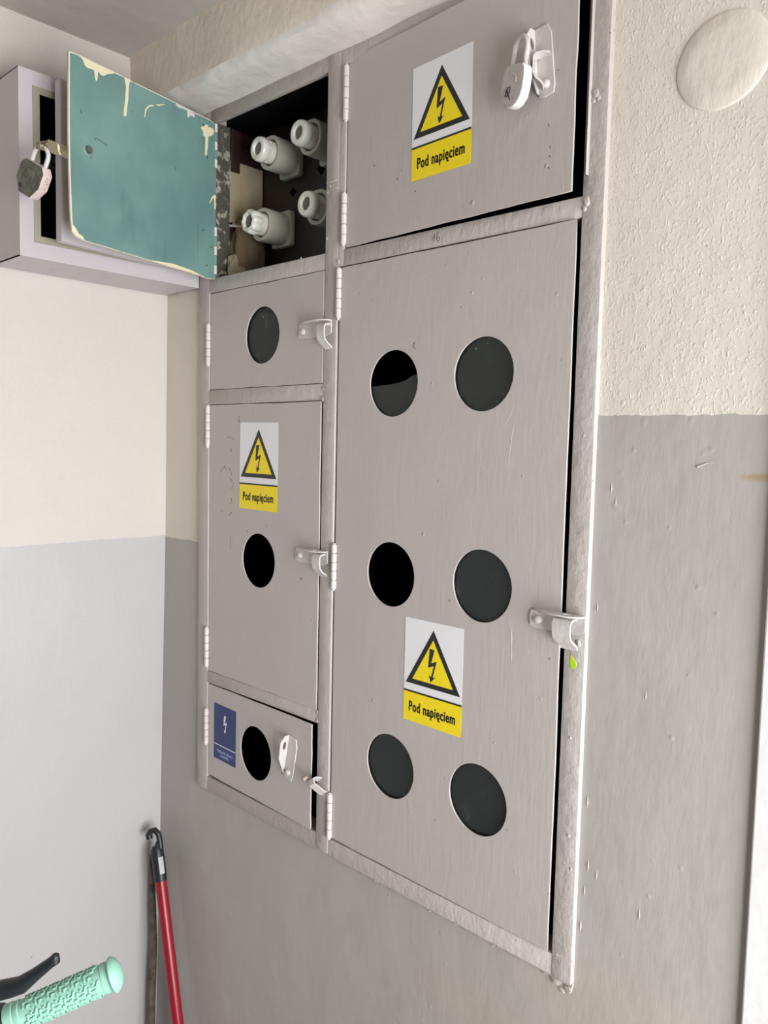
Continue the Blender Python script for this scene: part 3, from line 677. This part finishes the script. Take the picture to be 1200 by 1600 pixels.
# ------------------------------------------------------------------ things in the open compartment
def fuse(x, z, lab, cap='round', yf=.024):
    t = empty('fuse_holder', (x, .1045, z))
    tag(t, lab, 'fuse holder', 'porcelain screw fuse holders in the open compartment')
    bm = bmesh.new()
    def rr(w_, h, r): # rounded rectangle loop
        P = []
        for cx, cz, a0 in ((w_-r, h-r, 0), (-w_+r, h-r, 90), (-w_+r, -h+r, 180), (w_-r, -h+r, 270)):
            P += [(cx+r*math.cos(math.radians(a0+a)), cz+r*math.sin(math.radians(a0+a))) for a in range(0, 91, 15)]
        return P
    sheet(bm, [rr(.026, .031, .006)], .012, Matrix.Translation((0, 0, 0)), 0, .0015)
    sheet(bm, [rr(.0262, .0278, .0225), circ(0, 0, .0218, 36)], .045, Matrix.Translation((0, -.011, 0)), 0, .0016)
    # collar ring with an opening
    body = obj('body', bm, M_PORC, t, True)
    bm = bmesh.new()
    lathe(bm, [(.0185, -.030), (.0185, -.062), (.0178, -.064), (.0178, -.068)], I4, 32)
    for k in range(8):
        a = k*math.pi/4; box(bm, -.0025, .0025, -.069, -.061, .0172, .0192, .0008, 0, Matrix.Rotation(a, 4, 'Y'))
    if cap == 'round':
        lathe(bm, [(.0185, -.066), (.0200, -.069), (.0206, -.073), (.0203, -.078), (.0185, -.0815), (.0150, -.0828), (.0115, -.0820), (.0104, -.0800), (.0102, -.0775)], I4, 36)
        lathe(bm, [(.0106, -.0782), (0, -.0782)], I4, 24, 1)
    else:
        fac = lambda a: 1+.14*abs(math.cos(4*a))-.06
        lathe(bm, [(.0175, -.064), (.0192, -.068), (.0198, -.074), (.0192, -.080), (.0170, -.0845), (.0135, -.0855), (.0112, -.0840), (.0106, -.080)], I4, 48, 0, fac)
        lathe(bm, [(.0110, -.0805), (0, -.0805)], I4, 24, 1)
    obj('screw_cap', bm, [M_PORC2, M_PORCIN], t, True)
    return t
fuse(-.1480, 2.1025, 'grey porcelain fuse holder with round white cap, upper left in the open compartment')
fuse(-.0420, 2.1030, 'grey porcelain fuse holder with round white cap, upper right beside the middle bar')
fuse(-.1690, 1.9855, 'grey porcelain fuse holder with faceted white cap, beside the loose mortar', 'facet')
fuse(-.0215, 1.9880, 'grey porcelain fuse holder with round cap, lower right half hidden by the middle bar')
# wires from the lower left holder
bm = bmesh.new()
tube(bm, [(-.2330, .028, 1.990), (-.2150, .045, 1.988), (-.2000, .060, 1.984), (-.1900, .080, 1.982), (-.186, .104, 1.985)], .0022, 8)
tube(bm, [(-.2330, .034, 1.993), (-.2170, .055, 1.994), (-.2000, .075, 1.992), (-.188, .104, 1.995)], .0018, 8)
tag(obj('wire_pair', bm, M_WIRE, smooth=True), 'two pale wires running to the faceted fuse holder from the left', 'wire')
bm = bmesh.new()
b = bmesh.new(); bmesh.ops.create_grid(b, x_segments=16, y_segments=16, size=.5)
for v in b.verts:
    a, c = v.co.x+.5, v.co.y+.5
    zb = 1.985+.02*noise.noise(Vector((a*3, 0, 0)))
    v.co = Vector((-.2352+.001*noise.noise(Vector((a*4, c*4, 2))), .0205+a*.082, zb+.015*a+(2.104-zb-.015*a)*c))
merge(bm, b); bmesh.ops.solidify(bm, geom=bm.faces[:], thickness=.0025)
tag(obj('pasteboard_sheet', bm, M_PAPER, smooth=True), 'yellowed pasteboard sheet lining the left side of the open compartment', 'pasteboard')
def lump(name, c, r, lab, seed, mat=M_RUBBLE):
    b = bmesh.new(); bmesh.ops.create_icosphere(b, subdivisions=4, radius=1)
    for v in b.verts:
        p = v.co.copy(); q = 1+.30*noise.noise(p*1.6+Vector((seed, 0, 0)))+.10*noise.noise(p*5+Vector((0, seed, 0)))
        v.co = Vector((p.x*r[0]*q, p.y*r[1]*q, p.z*r[2]*q))
    o = obj(name, b, mat, smooth=True, loc=c); return tag(o, lab, 'rubble')
lump('mortar_lump', (-.230, .066, 1.952), (.027, .034, .058), 'brown rounded mortar lump at the lower left of the open compartment', 2)
lump('mortar_lump', (-.2255, .040, 1.915), (.010, .020, .028), 'small pale brown mortar chunk by the hinge jamb of the open compartment', 5, M_PAPER)
bm = bmesh.new()
box(bm, -.2425, -.2405, .030, .1045, 1.885, 2.160, .0006); box(bm, -.2405, -.2325, .031, .050, 2.085, 2.158, .001); box(bm, -.2405, -.237, .052, .098, 2.115, 2.135, .001)
cobj('jamb_strip', bm, M_BOARD, cab)

# ------------------------------------------------------------------ padlocks
def padlock(loc, rot, mats, lab, kind):
    t = empty('padlock', loc); t.rotation_euler = rot
    tag(t, lab, 'padlock')
    bm = bmesh.new()
    if kind == 'round':
        lp = [(-.013, .0), (.013, .0), (.0185, -.004), (.0205, -.012), (.0205, -.026), (.0180, -.036), (.0120, -.043), (.004, -.0465), (-.004, -.0465), (-.0120, -.043), (-.0180, -.036), (-.0205, -.026), (-.0205, -.012), (-.0185, -.004)]
        th = .0125
    else:
        lp = [(-.016, 0), (.016, 0), (.0225, -.008), (.0225, -.030), (.012, -.048), (-.010, -.048), (-.0225, -.030), (-.0225, -.008)]
        th = .018
    sheet(bm, [lp], th, Matrix.Translation((0, th/2, 0)), 0, .0018)
    bm.faces.ensure_lookup_table()
    for f in bm.faces:
        f.normal_update()
        if abs(f.normal.y) < .8: f.material_index = 1
    if kind == 'round':
        tube(bm, [(-.010, -th/2-.0003, -.034), (-.007, -th/2-.0003, -.024), (-.002, -th/2-.0003, -.024), (-.003, -th/2-.0003, -.030), (-.007, -th/2-.0003, -.034)], .0006, 6, 2)
        tube(bm, [(-.007, -th/2-.0003, -.028), (.0, -th/2-.0003, -.038)], .0006, 6, 2)
        tube(bm, [(.0, -th/2-.0003, -.010), (.006, -th/2-.0003, -.014), (.007, -th/2-.0003, -.020)], .0006, 6, 0)
    else:
        box(bm, -.008, .008, -.0105, -.0085, -.030, -.010, .0008, 0); 
        tube(bm, [(-.012, -.0095, -.036), (-.008, -.0095, -.040)], .0009, 6, 2)
    obj('body', bm, [mats[0], mats[1], M_BLACK], t, True)
    bm = bmesh.new(); w_ = .0115 if kind == 'round' else .0130; h = .035 if kind == 'round' else .022
    pts = [(-w_, 0, -.003), (-w_, 0, h*.5)]+[(w_*math.cos(a), 0, h*.5+w_*math.sin(a)*1.05) for a in [math.pi-math.pi*i/12 for i in range(1, 12)]]+[(w_, 0, h*.5), (w_, 0, -.003)]
    tube(bm, pts, .0032, 12)
    obj('shackle', bm, mats[2], t, True); return t
padlock((.4240, -.0370, 2.0465), (math.radians(2), math.radians(13), math.radians(-16)), (M_LOCKPAINT, M_LOCKWHITE, M_LOCKPAINT), 'grey painted rounded padlock hanging from the latch of the top right door', 'round')
padlock((-.1990, -.3270, 1.9960), (math.radians(6), math.radians(30), math.radians(26)), (M_LOCKDARK, M_LOCKRUST, M_HW), 'weathered dark padlock hanging from the hasp of the open teal door', 'hex')
# torn-off staple strip held by the upper right padlock
bm = bmesh.new()
b = bmesh.new()
strip(b, [(.0, .0), (.0, -.018), (.003, -.024), (.010, -.030), (.012, -.034)], -.007, .007, .0022)
strip(b, [(.0, .0), (.003, .0025), (.012, .0035), (.018, .002)], -.007, .007, .0022)
bmesh.ops.recalc_face_normals(b, faces=b.faces)
merge(bm, b, Matrix.Translation((.4400, -.0300, 2.0520)) @ Matrix.Rotation(math.radians(-60), 4, 'Z'))
tag(obj('staple_strip', bm, M_HW, smooth=True), 'torn-off bent grey staple strip caught in the painted padlock on the top door', 'metal strip')

# ------------------------------------------------------------------ enclosure on the side wall
XB = -.2837; YA, YB_, ZA, ZB = -.3200, -.0010, 1.8812, 2.1600
enc = tag(empty('wall_enclosure', (-.345, -.16, ZA)), 'lilac grey metal enclosure box on the left wall behind the open teal door', 'electrical box')
bm = bmesh.new()
wxl = -.3955
YZM = lambda x: Matrix.Translation((x, 0, 0)) @ Matrix(((0, -1, 0, 0), (1, 0, 0, 0), (0, 0, 1, 0), (0, 0, 0, 1)))   # sheet (a,b) -> (x, y=a, z=b), facing +X
yo0, yo1, zo0, zo1 = -.2985, -.0230, 1.9050, 2.1380
sheet(bm, [rect(YA, ZA, YB_, ZB), rect(yo0, zo0, yo1, zo1)], .0016, YZM(XB-.0016), 0, .0004)
box(bm, wxl, XB-.0008, YA, YA+.0016, ZA, ZB); box(bm, wxl, XB-.0008, YB_-.0016, YB_, ZA, ZB)
box(bm, wxl, XB-.0008, YA, YB_, ZA, ZA+.0016); box(bm, wxl, XB-.0008, YA, YB_, ZB-.0016, ZB)
for yk in (-.235, -.190, -.145):
    b = bmesh.new(); bmesh.ops.create_cone(b, cap_ends=True, segments=24, radius1=.011, radius2=.0105, depth=.0008)
    merge(bm, b, Matrix.Translation((-.345, yk, ZA-.0002)))
cobj('housing', bm, M_BOX, enc)
bm = bmesh.new(); box(bm, wxl, wxl+.001, YA+.0016, YB_-.0016, ZA+.0016, ZB-.0016)
box(bm, wxl+.001, XB-.004, YA+.0017, YA+.0026, ZA+.0018, ZB-.0018); box(bm, wxl+.001, XB-.004, YB_-.0026, YB_-.0017, ZA+.0018, ZB-.0018)
box(bm, wxl+.001, XB-.004, YA+.0017, YB_-.0017, ZB-.0026, ZB-.0018); box(bm, wxl+.001, XB-.004, YA+.0017, YB_-.0017, ZA+.0018, ZA+.0026)
cobj('shade_lining', bm, M_DARK, enc)  # near-black lining paints in the shade inside the box
bm = bmesh.new()
sheet(bm, [rect(yo0, zo0, yo1, zo1), rect(yo0+.0105, zo0+.0105, yo1-.0105, zo1-.0105)], .003, YZM(XB-.0018), 0, .0004)
cobj('inner_lip', bm, M_BOXIN, enc)
bm = bmesh.new(); box(bm, wxl+.002, -.365, -.240, -.215, 2.045, 2.075, .004); box(bm, -.365, -.358, -.233, -.222, 2.055, 2.065, .002)
cobj('breaker', bm, M_STEEL, enc)
# box door ajar, folded rim
hd = Vector((-.2825, -.0215, 0)); fd_ = Vector((-.2420, -.2755, 0)); du = (fd_-hd).normalized(); W = (fd_-hd).length
DM = Matrix(((du.x, -(-du.y), 0, hd.x), (du.y, -(du.x), 0, hd.y), (0, 0, 1, 0), (0, 0, 0, 1)))
bm = bmesh.new()
box(bm, 0, W, -.0018, 0, 1.9045, 2.1435, .0006, 0, DM); 
box(bm, W-.0016, W, 0, .012, 1.9045, 2.1435, .0005, 0, DM); box(bm, 0, W, 0, .012, 1.9045, 1.9061, .0004, 0, DM); box(bm, 0, W, 0, .012, 2.1419, 2.1435, .0004, 0, DM)
cobj('enclosure_door', bm, M_BOX, enc)

# ------------------------------------------------------------------ round cover on the wall
bm = bmesh.new()
lathe(bm, [(0, -.0028), (.030, -.0027), (.0455, -.0022), (.0474, -.0012), (.0480, .0004), (.0480, .003)], Matrix.Translation((.6445, WY, 1.9995)), 56, 0, lambda a: 1+.012*math.sin(2*a+.6))
def mk_cover():
    t = NT('cover_cream_paint'); t.l(t.mix(t.noise(7, 3), srgb(222, 214, 202), srgb(214, 206, 193)), t.b.inputs['Base Color']); t.b.inputs['Roughness'].default_value = .75
    t.bumps([(t.noise(120, 4, .6, (1, 1, .4)), .4, .002), (t.noise(18, 3), .4, .006)]); return t.m
tag(obj('junction_box_cover', bm, mk_cover(), smooth=True), 'round cream painted junction box cover on the wall right of the cabinet', 'wall cover')

# ------------------------------------------------------------------ things leaning in the corner
a0, a1 = Vector((-.385, -.033, .838)), Vector((-.1375, -.0330, .0))
top = Vector((-.3845, -.0310, .838)); low = Vector((-.2950, -.0340, .4834)); dirn = (low-top).normalized()
foot = top+dirn*((top.z-.0)/-dirn.z)
pole_t = empty('broom_handle', (foot.x, foot.y, 0)); tag(pole_t, 'red tubular broom handle with black hooked cap leaning in the corner', 'broom handle')
jn = top+dirn*.082
bm = bmesh.new(); tube(bm, [jn+dirn*.0, jn+dirn*.002, foot-dirn*.015, foot-dirn*.013], [.0105, .0112, .0112, .0105], 24)
cobj('pole', bm, M_RED, pole_t, True)
bm = bmesh.new()
side = Vector((-.72, -.69, 0)).normalized()   # towards the left seen from the room
side = (side-dirn*side.dot(dirn)).normalized()
tube(bm, [jn+dirn*.012, jn, jn-dirn*.020, jn-dirn*.046, jn-dirn*.053], [.0122, .0125, .0124, .0122, .0085], 20)
hk = [jn-dirn*.036-side*.006, jn-dirn*.062-side*.0075, jn-dirn*.076-side*.006, jn-dirn*.084-side*.0, jn-dirn*.083+side*.008, jn-dirn*.076+side*.0125, jn-dirn*.069+side*.012]
tube(bm, hk, [.0062, .0058, .0056, .0056, .0058, .0068, .0064], 12)
tube(bm, [jn-dirn*.040+side*.002, jn-dirn*.056-side*.002, jn-dirn*.066-side*.006], [.0075, .0050, .0030], 10)
cobj('hooked_cap', bm, M_PLASTIC, pole_t, True)
bm = bmesh.new()
out = (Vector((.80, -.60, 0))-side*.62); out = (out-dirn*out.dot(dirn)).normalized(); sd = dirn.cross(out).normalized()
c0 = jn-dirn*.034+out*.0128; c1 = jn-dirn*.002+out*.0132
vs = [bm.verts.new(c0+sd*.0048), bm.verts.new(c0-sd*.0048), bm.verts.new(c1-sd*.0048), bm.verts.new(c1+sd*.0048)]
bm.faces.new(vs); bmesh.ops.solidify(bm, geom=bm.faces[:], thickness=.0004)
cobj('paper_label', bm, M_STW, pole_t)
bm = bmesh.new()
pts = [(-.4130, -.0175, .775), (-.4120, -.0180, .72), (-.4080, -.0190, .66), (-.4070, -.0175, .60), (-.4120, -.0170, .53), (-.4130, -.0190, .46), (-.4140, -.0185, .38), (-.4120, -.020, .25), (-.4150, -.022, .1), (-.4160, -.022, 0)]
pts = [(a+.002, b-.004, c) for a, b, c in pts]
tube(bm, pts, [.0052, .0062, .0068, .0070, .0080, .0078, .0080, .0082, .0085, .0085], 14)
lathe(bm, [(0, -.0095), (.003, -.009), (.0045, -.006)], Matrix.Translation((-.404, -.020, .515)), 10)
tag(obj('wooden_stick', bm, M_WOOD, smooth=True), 'rough grey-brown wooden stick standing in the corner behind the red handle', 'stick')

# ------------------------------------------------------------------ bicycle handlebar end
A = Vector((.2349, -.4411, 1.0420)); B = Vector((.1820, -.5240, 1.0080))
ax = (A-B).normalized()
bike = tag(empty('bicycle', (-.02, -.86, 0)), 'child bicycle with mint green handlebar grip and black brake lever, lower left', 'bicycle')
import_dir = ax
S = B-ax*.010          # inner end of the grip
mid = B-ax*.30; mid = Vector((mid.x, mid.y, mid.z-.01))
bm = bmesh.new()
tube(bm, [S+ax*.01, S-ax*.04, B-ax*.16, B-ax*.22+Vector((0, 0, -.02)), mid+Vector((0, 0, -.05)), mid-ax*.14+Vector((0, 0, -.05)), mid-ax*.22, mid-ax*.42], .011, 16)
cobj('handlebar', bm, M_PLASTIC, bike, True)
bm = bmesh.new()
Q = Matrix.Translation(A) @ (-ax).to_track_quat('Y', 'Z').to_matrix().to_4x4()   # local +Y runs from the outer end inwards
GL = (A-S).length
lathe(bm, [(0, -.0050), (.006, -.0045), (.011, -.0030), (.0155, -.0002), (.0178, .0030), (.0180, .0045), (.0168, .0062), (.0150, .0072), (.0146, .0105), (.0153, .0108), (.0154, .0135), (.0145, .014),
           (.0142, GL-.016), (.0152, GL-.0155), (.0152, GL-.011), (.0148, GL-.010), (.0160, GL-.009), (.0162, GL-.001), (.0150, GL), (.011, GL)], Q, 36)
# raised maze ribs
rr_ = .0151
def rib(th0, y0, th1, y1, wd=.0012):
    pts = []
    for i in range(5):
        th = th0+(th1-th0)*i/4; y = y0+(y1-y0)*i/4; pts.append(Q @ Vector((rr_*math.cos(th), y, rr_*math.sin(th))))
    tube(bm, pts, wd, 6)
nseg = 10; ny_ = int((GL-.028)/.0125)
for s in range(nseg):
    t0 = 2*math.pi*s/nseg; dt = 2*math.pi/nseg; fl = -1 if s % 2 else 1
    for k in range(ny_):
        y = .0165+k*.0125+(.003 if s % 2 else 0)
        f = lambda v: t0+dt*(.5+fl*(v-.5)*.86)
        rib(f(0.0), y, f(.55), y+.0022); rib(f(.55), y+.0022, f(.55), y+.0062); rib(f(.55), y+.0062, f(0.15), y+.0062)
        rib(f(1.0), y+.0105, f(.35), y+.0098); rib(f(1.0), y+.0105, f(1.0), y+.0045); rib(f(1.0), y+.0045, f(.78), y+.0040)
obj_g = cobj('handlebar_grip', bm, M_MINT, bike, True); obj_g['label'] = 'mint green rubber grip with raised maze pattern'
# brake lever and its clamp
bm = bmesh.new()
L0 = [Vector((.1560, -.6050, 1.0370)), Vector((.1880, -.5540, 1.0520)), Vector((.2030, -.5380, 1.0570)), Vector((.2100, -.5300, 1.0600)), Vector((.2190, -.5200, 1.0705)), Vector((.2290, -.5100, 1.0820)), Vector((.2335, -.5065, 1.0865)), Vector((.2340, -.5060, 1.0915))]
tube(bm, L0, [.0105, .0098, .0092, .0086, .0064, .0052, .0056, .0034], 14)
cobj('brake_lever', bm, M_PLASTIC, bike, True)
bm = bmesh.new()
cc = S-ax*.012
lathe(bm, [(.011, -.012), (.018, -.012), (.0195, -.009), (.0195, .009), (.018, .012), (.011, .012)], Matrix.Translation(cc) @ (-ax).to_track_quat('Y', 'Z').to_matrix().to_4x4(), 24)
tube(bm, [cc+Vector((0, 0, .012)), cc+Vector((-.004, -.006, .028)), L0[0], L0[0]+(L0[1]-L0[0])*.2], [.010, .010, .009, .007], 12)
cobj('brake_clamp', bm, M_PLASTIC, bike, True)
st = mid-ax*.07+Vector((0, 0, -.05))
hx, hy = ax.x, ax.y; side2 = Vector((hy, -hx, 0)).normalized()
bm = bmesh.new(); tube(bm, [st, st+Vector((0, 0, -.30))], .014, 16)
crown = st+Vector((0, 0, -.30)); axle = Vector((crown.x, crown.y, .2030))+side2*.04
lat = Vector((hx, hy, 0)).normalized()
for s in (-1, 1): tube(bm, [crown, crown+lat*.045*s+Vector((0, 0, -.02)), axle+lat*.045*s], .010, 12)
tube(bm, [axle-lat*.05, axle+lat*.05], .007, 12)
cobj('fork', bm, M_STEEL, bike, True)
bm = bmesh.new(); N, n = 48, 12; rg = []
for i in range(N):
    a = 2*math.pi*i/N; e = side2*math.cos(a)+Vector((0, 0, 1))*math.sin(a)
    rg.append([bm.verts.new(axle+e*(.183+.019*math.cos(2*math.pi*k/n))+lat*.019*math.sin(2*math.pi*k/n)) for k in range(n)])
for i in range(N):
    for k in range(n): bm.faces.new((rg[i][k], rg[(i+1) % N][k], rg[(i+1) % N][(k+1) % n], rg[i][(k+1) % n]))
for i in range(20):
    a = 2*math.pi*i/20; e = side2*math.cos(a)+Vector((0, 0, 1))*math.sin(a); tube(bm, [axle, axle+e*.17], .001, 5)
cobj('front_wheel', bm, M_TYRE, bike, True)
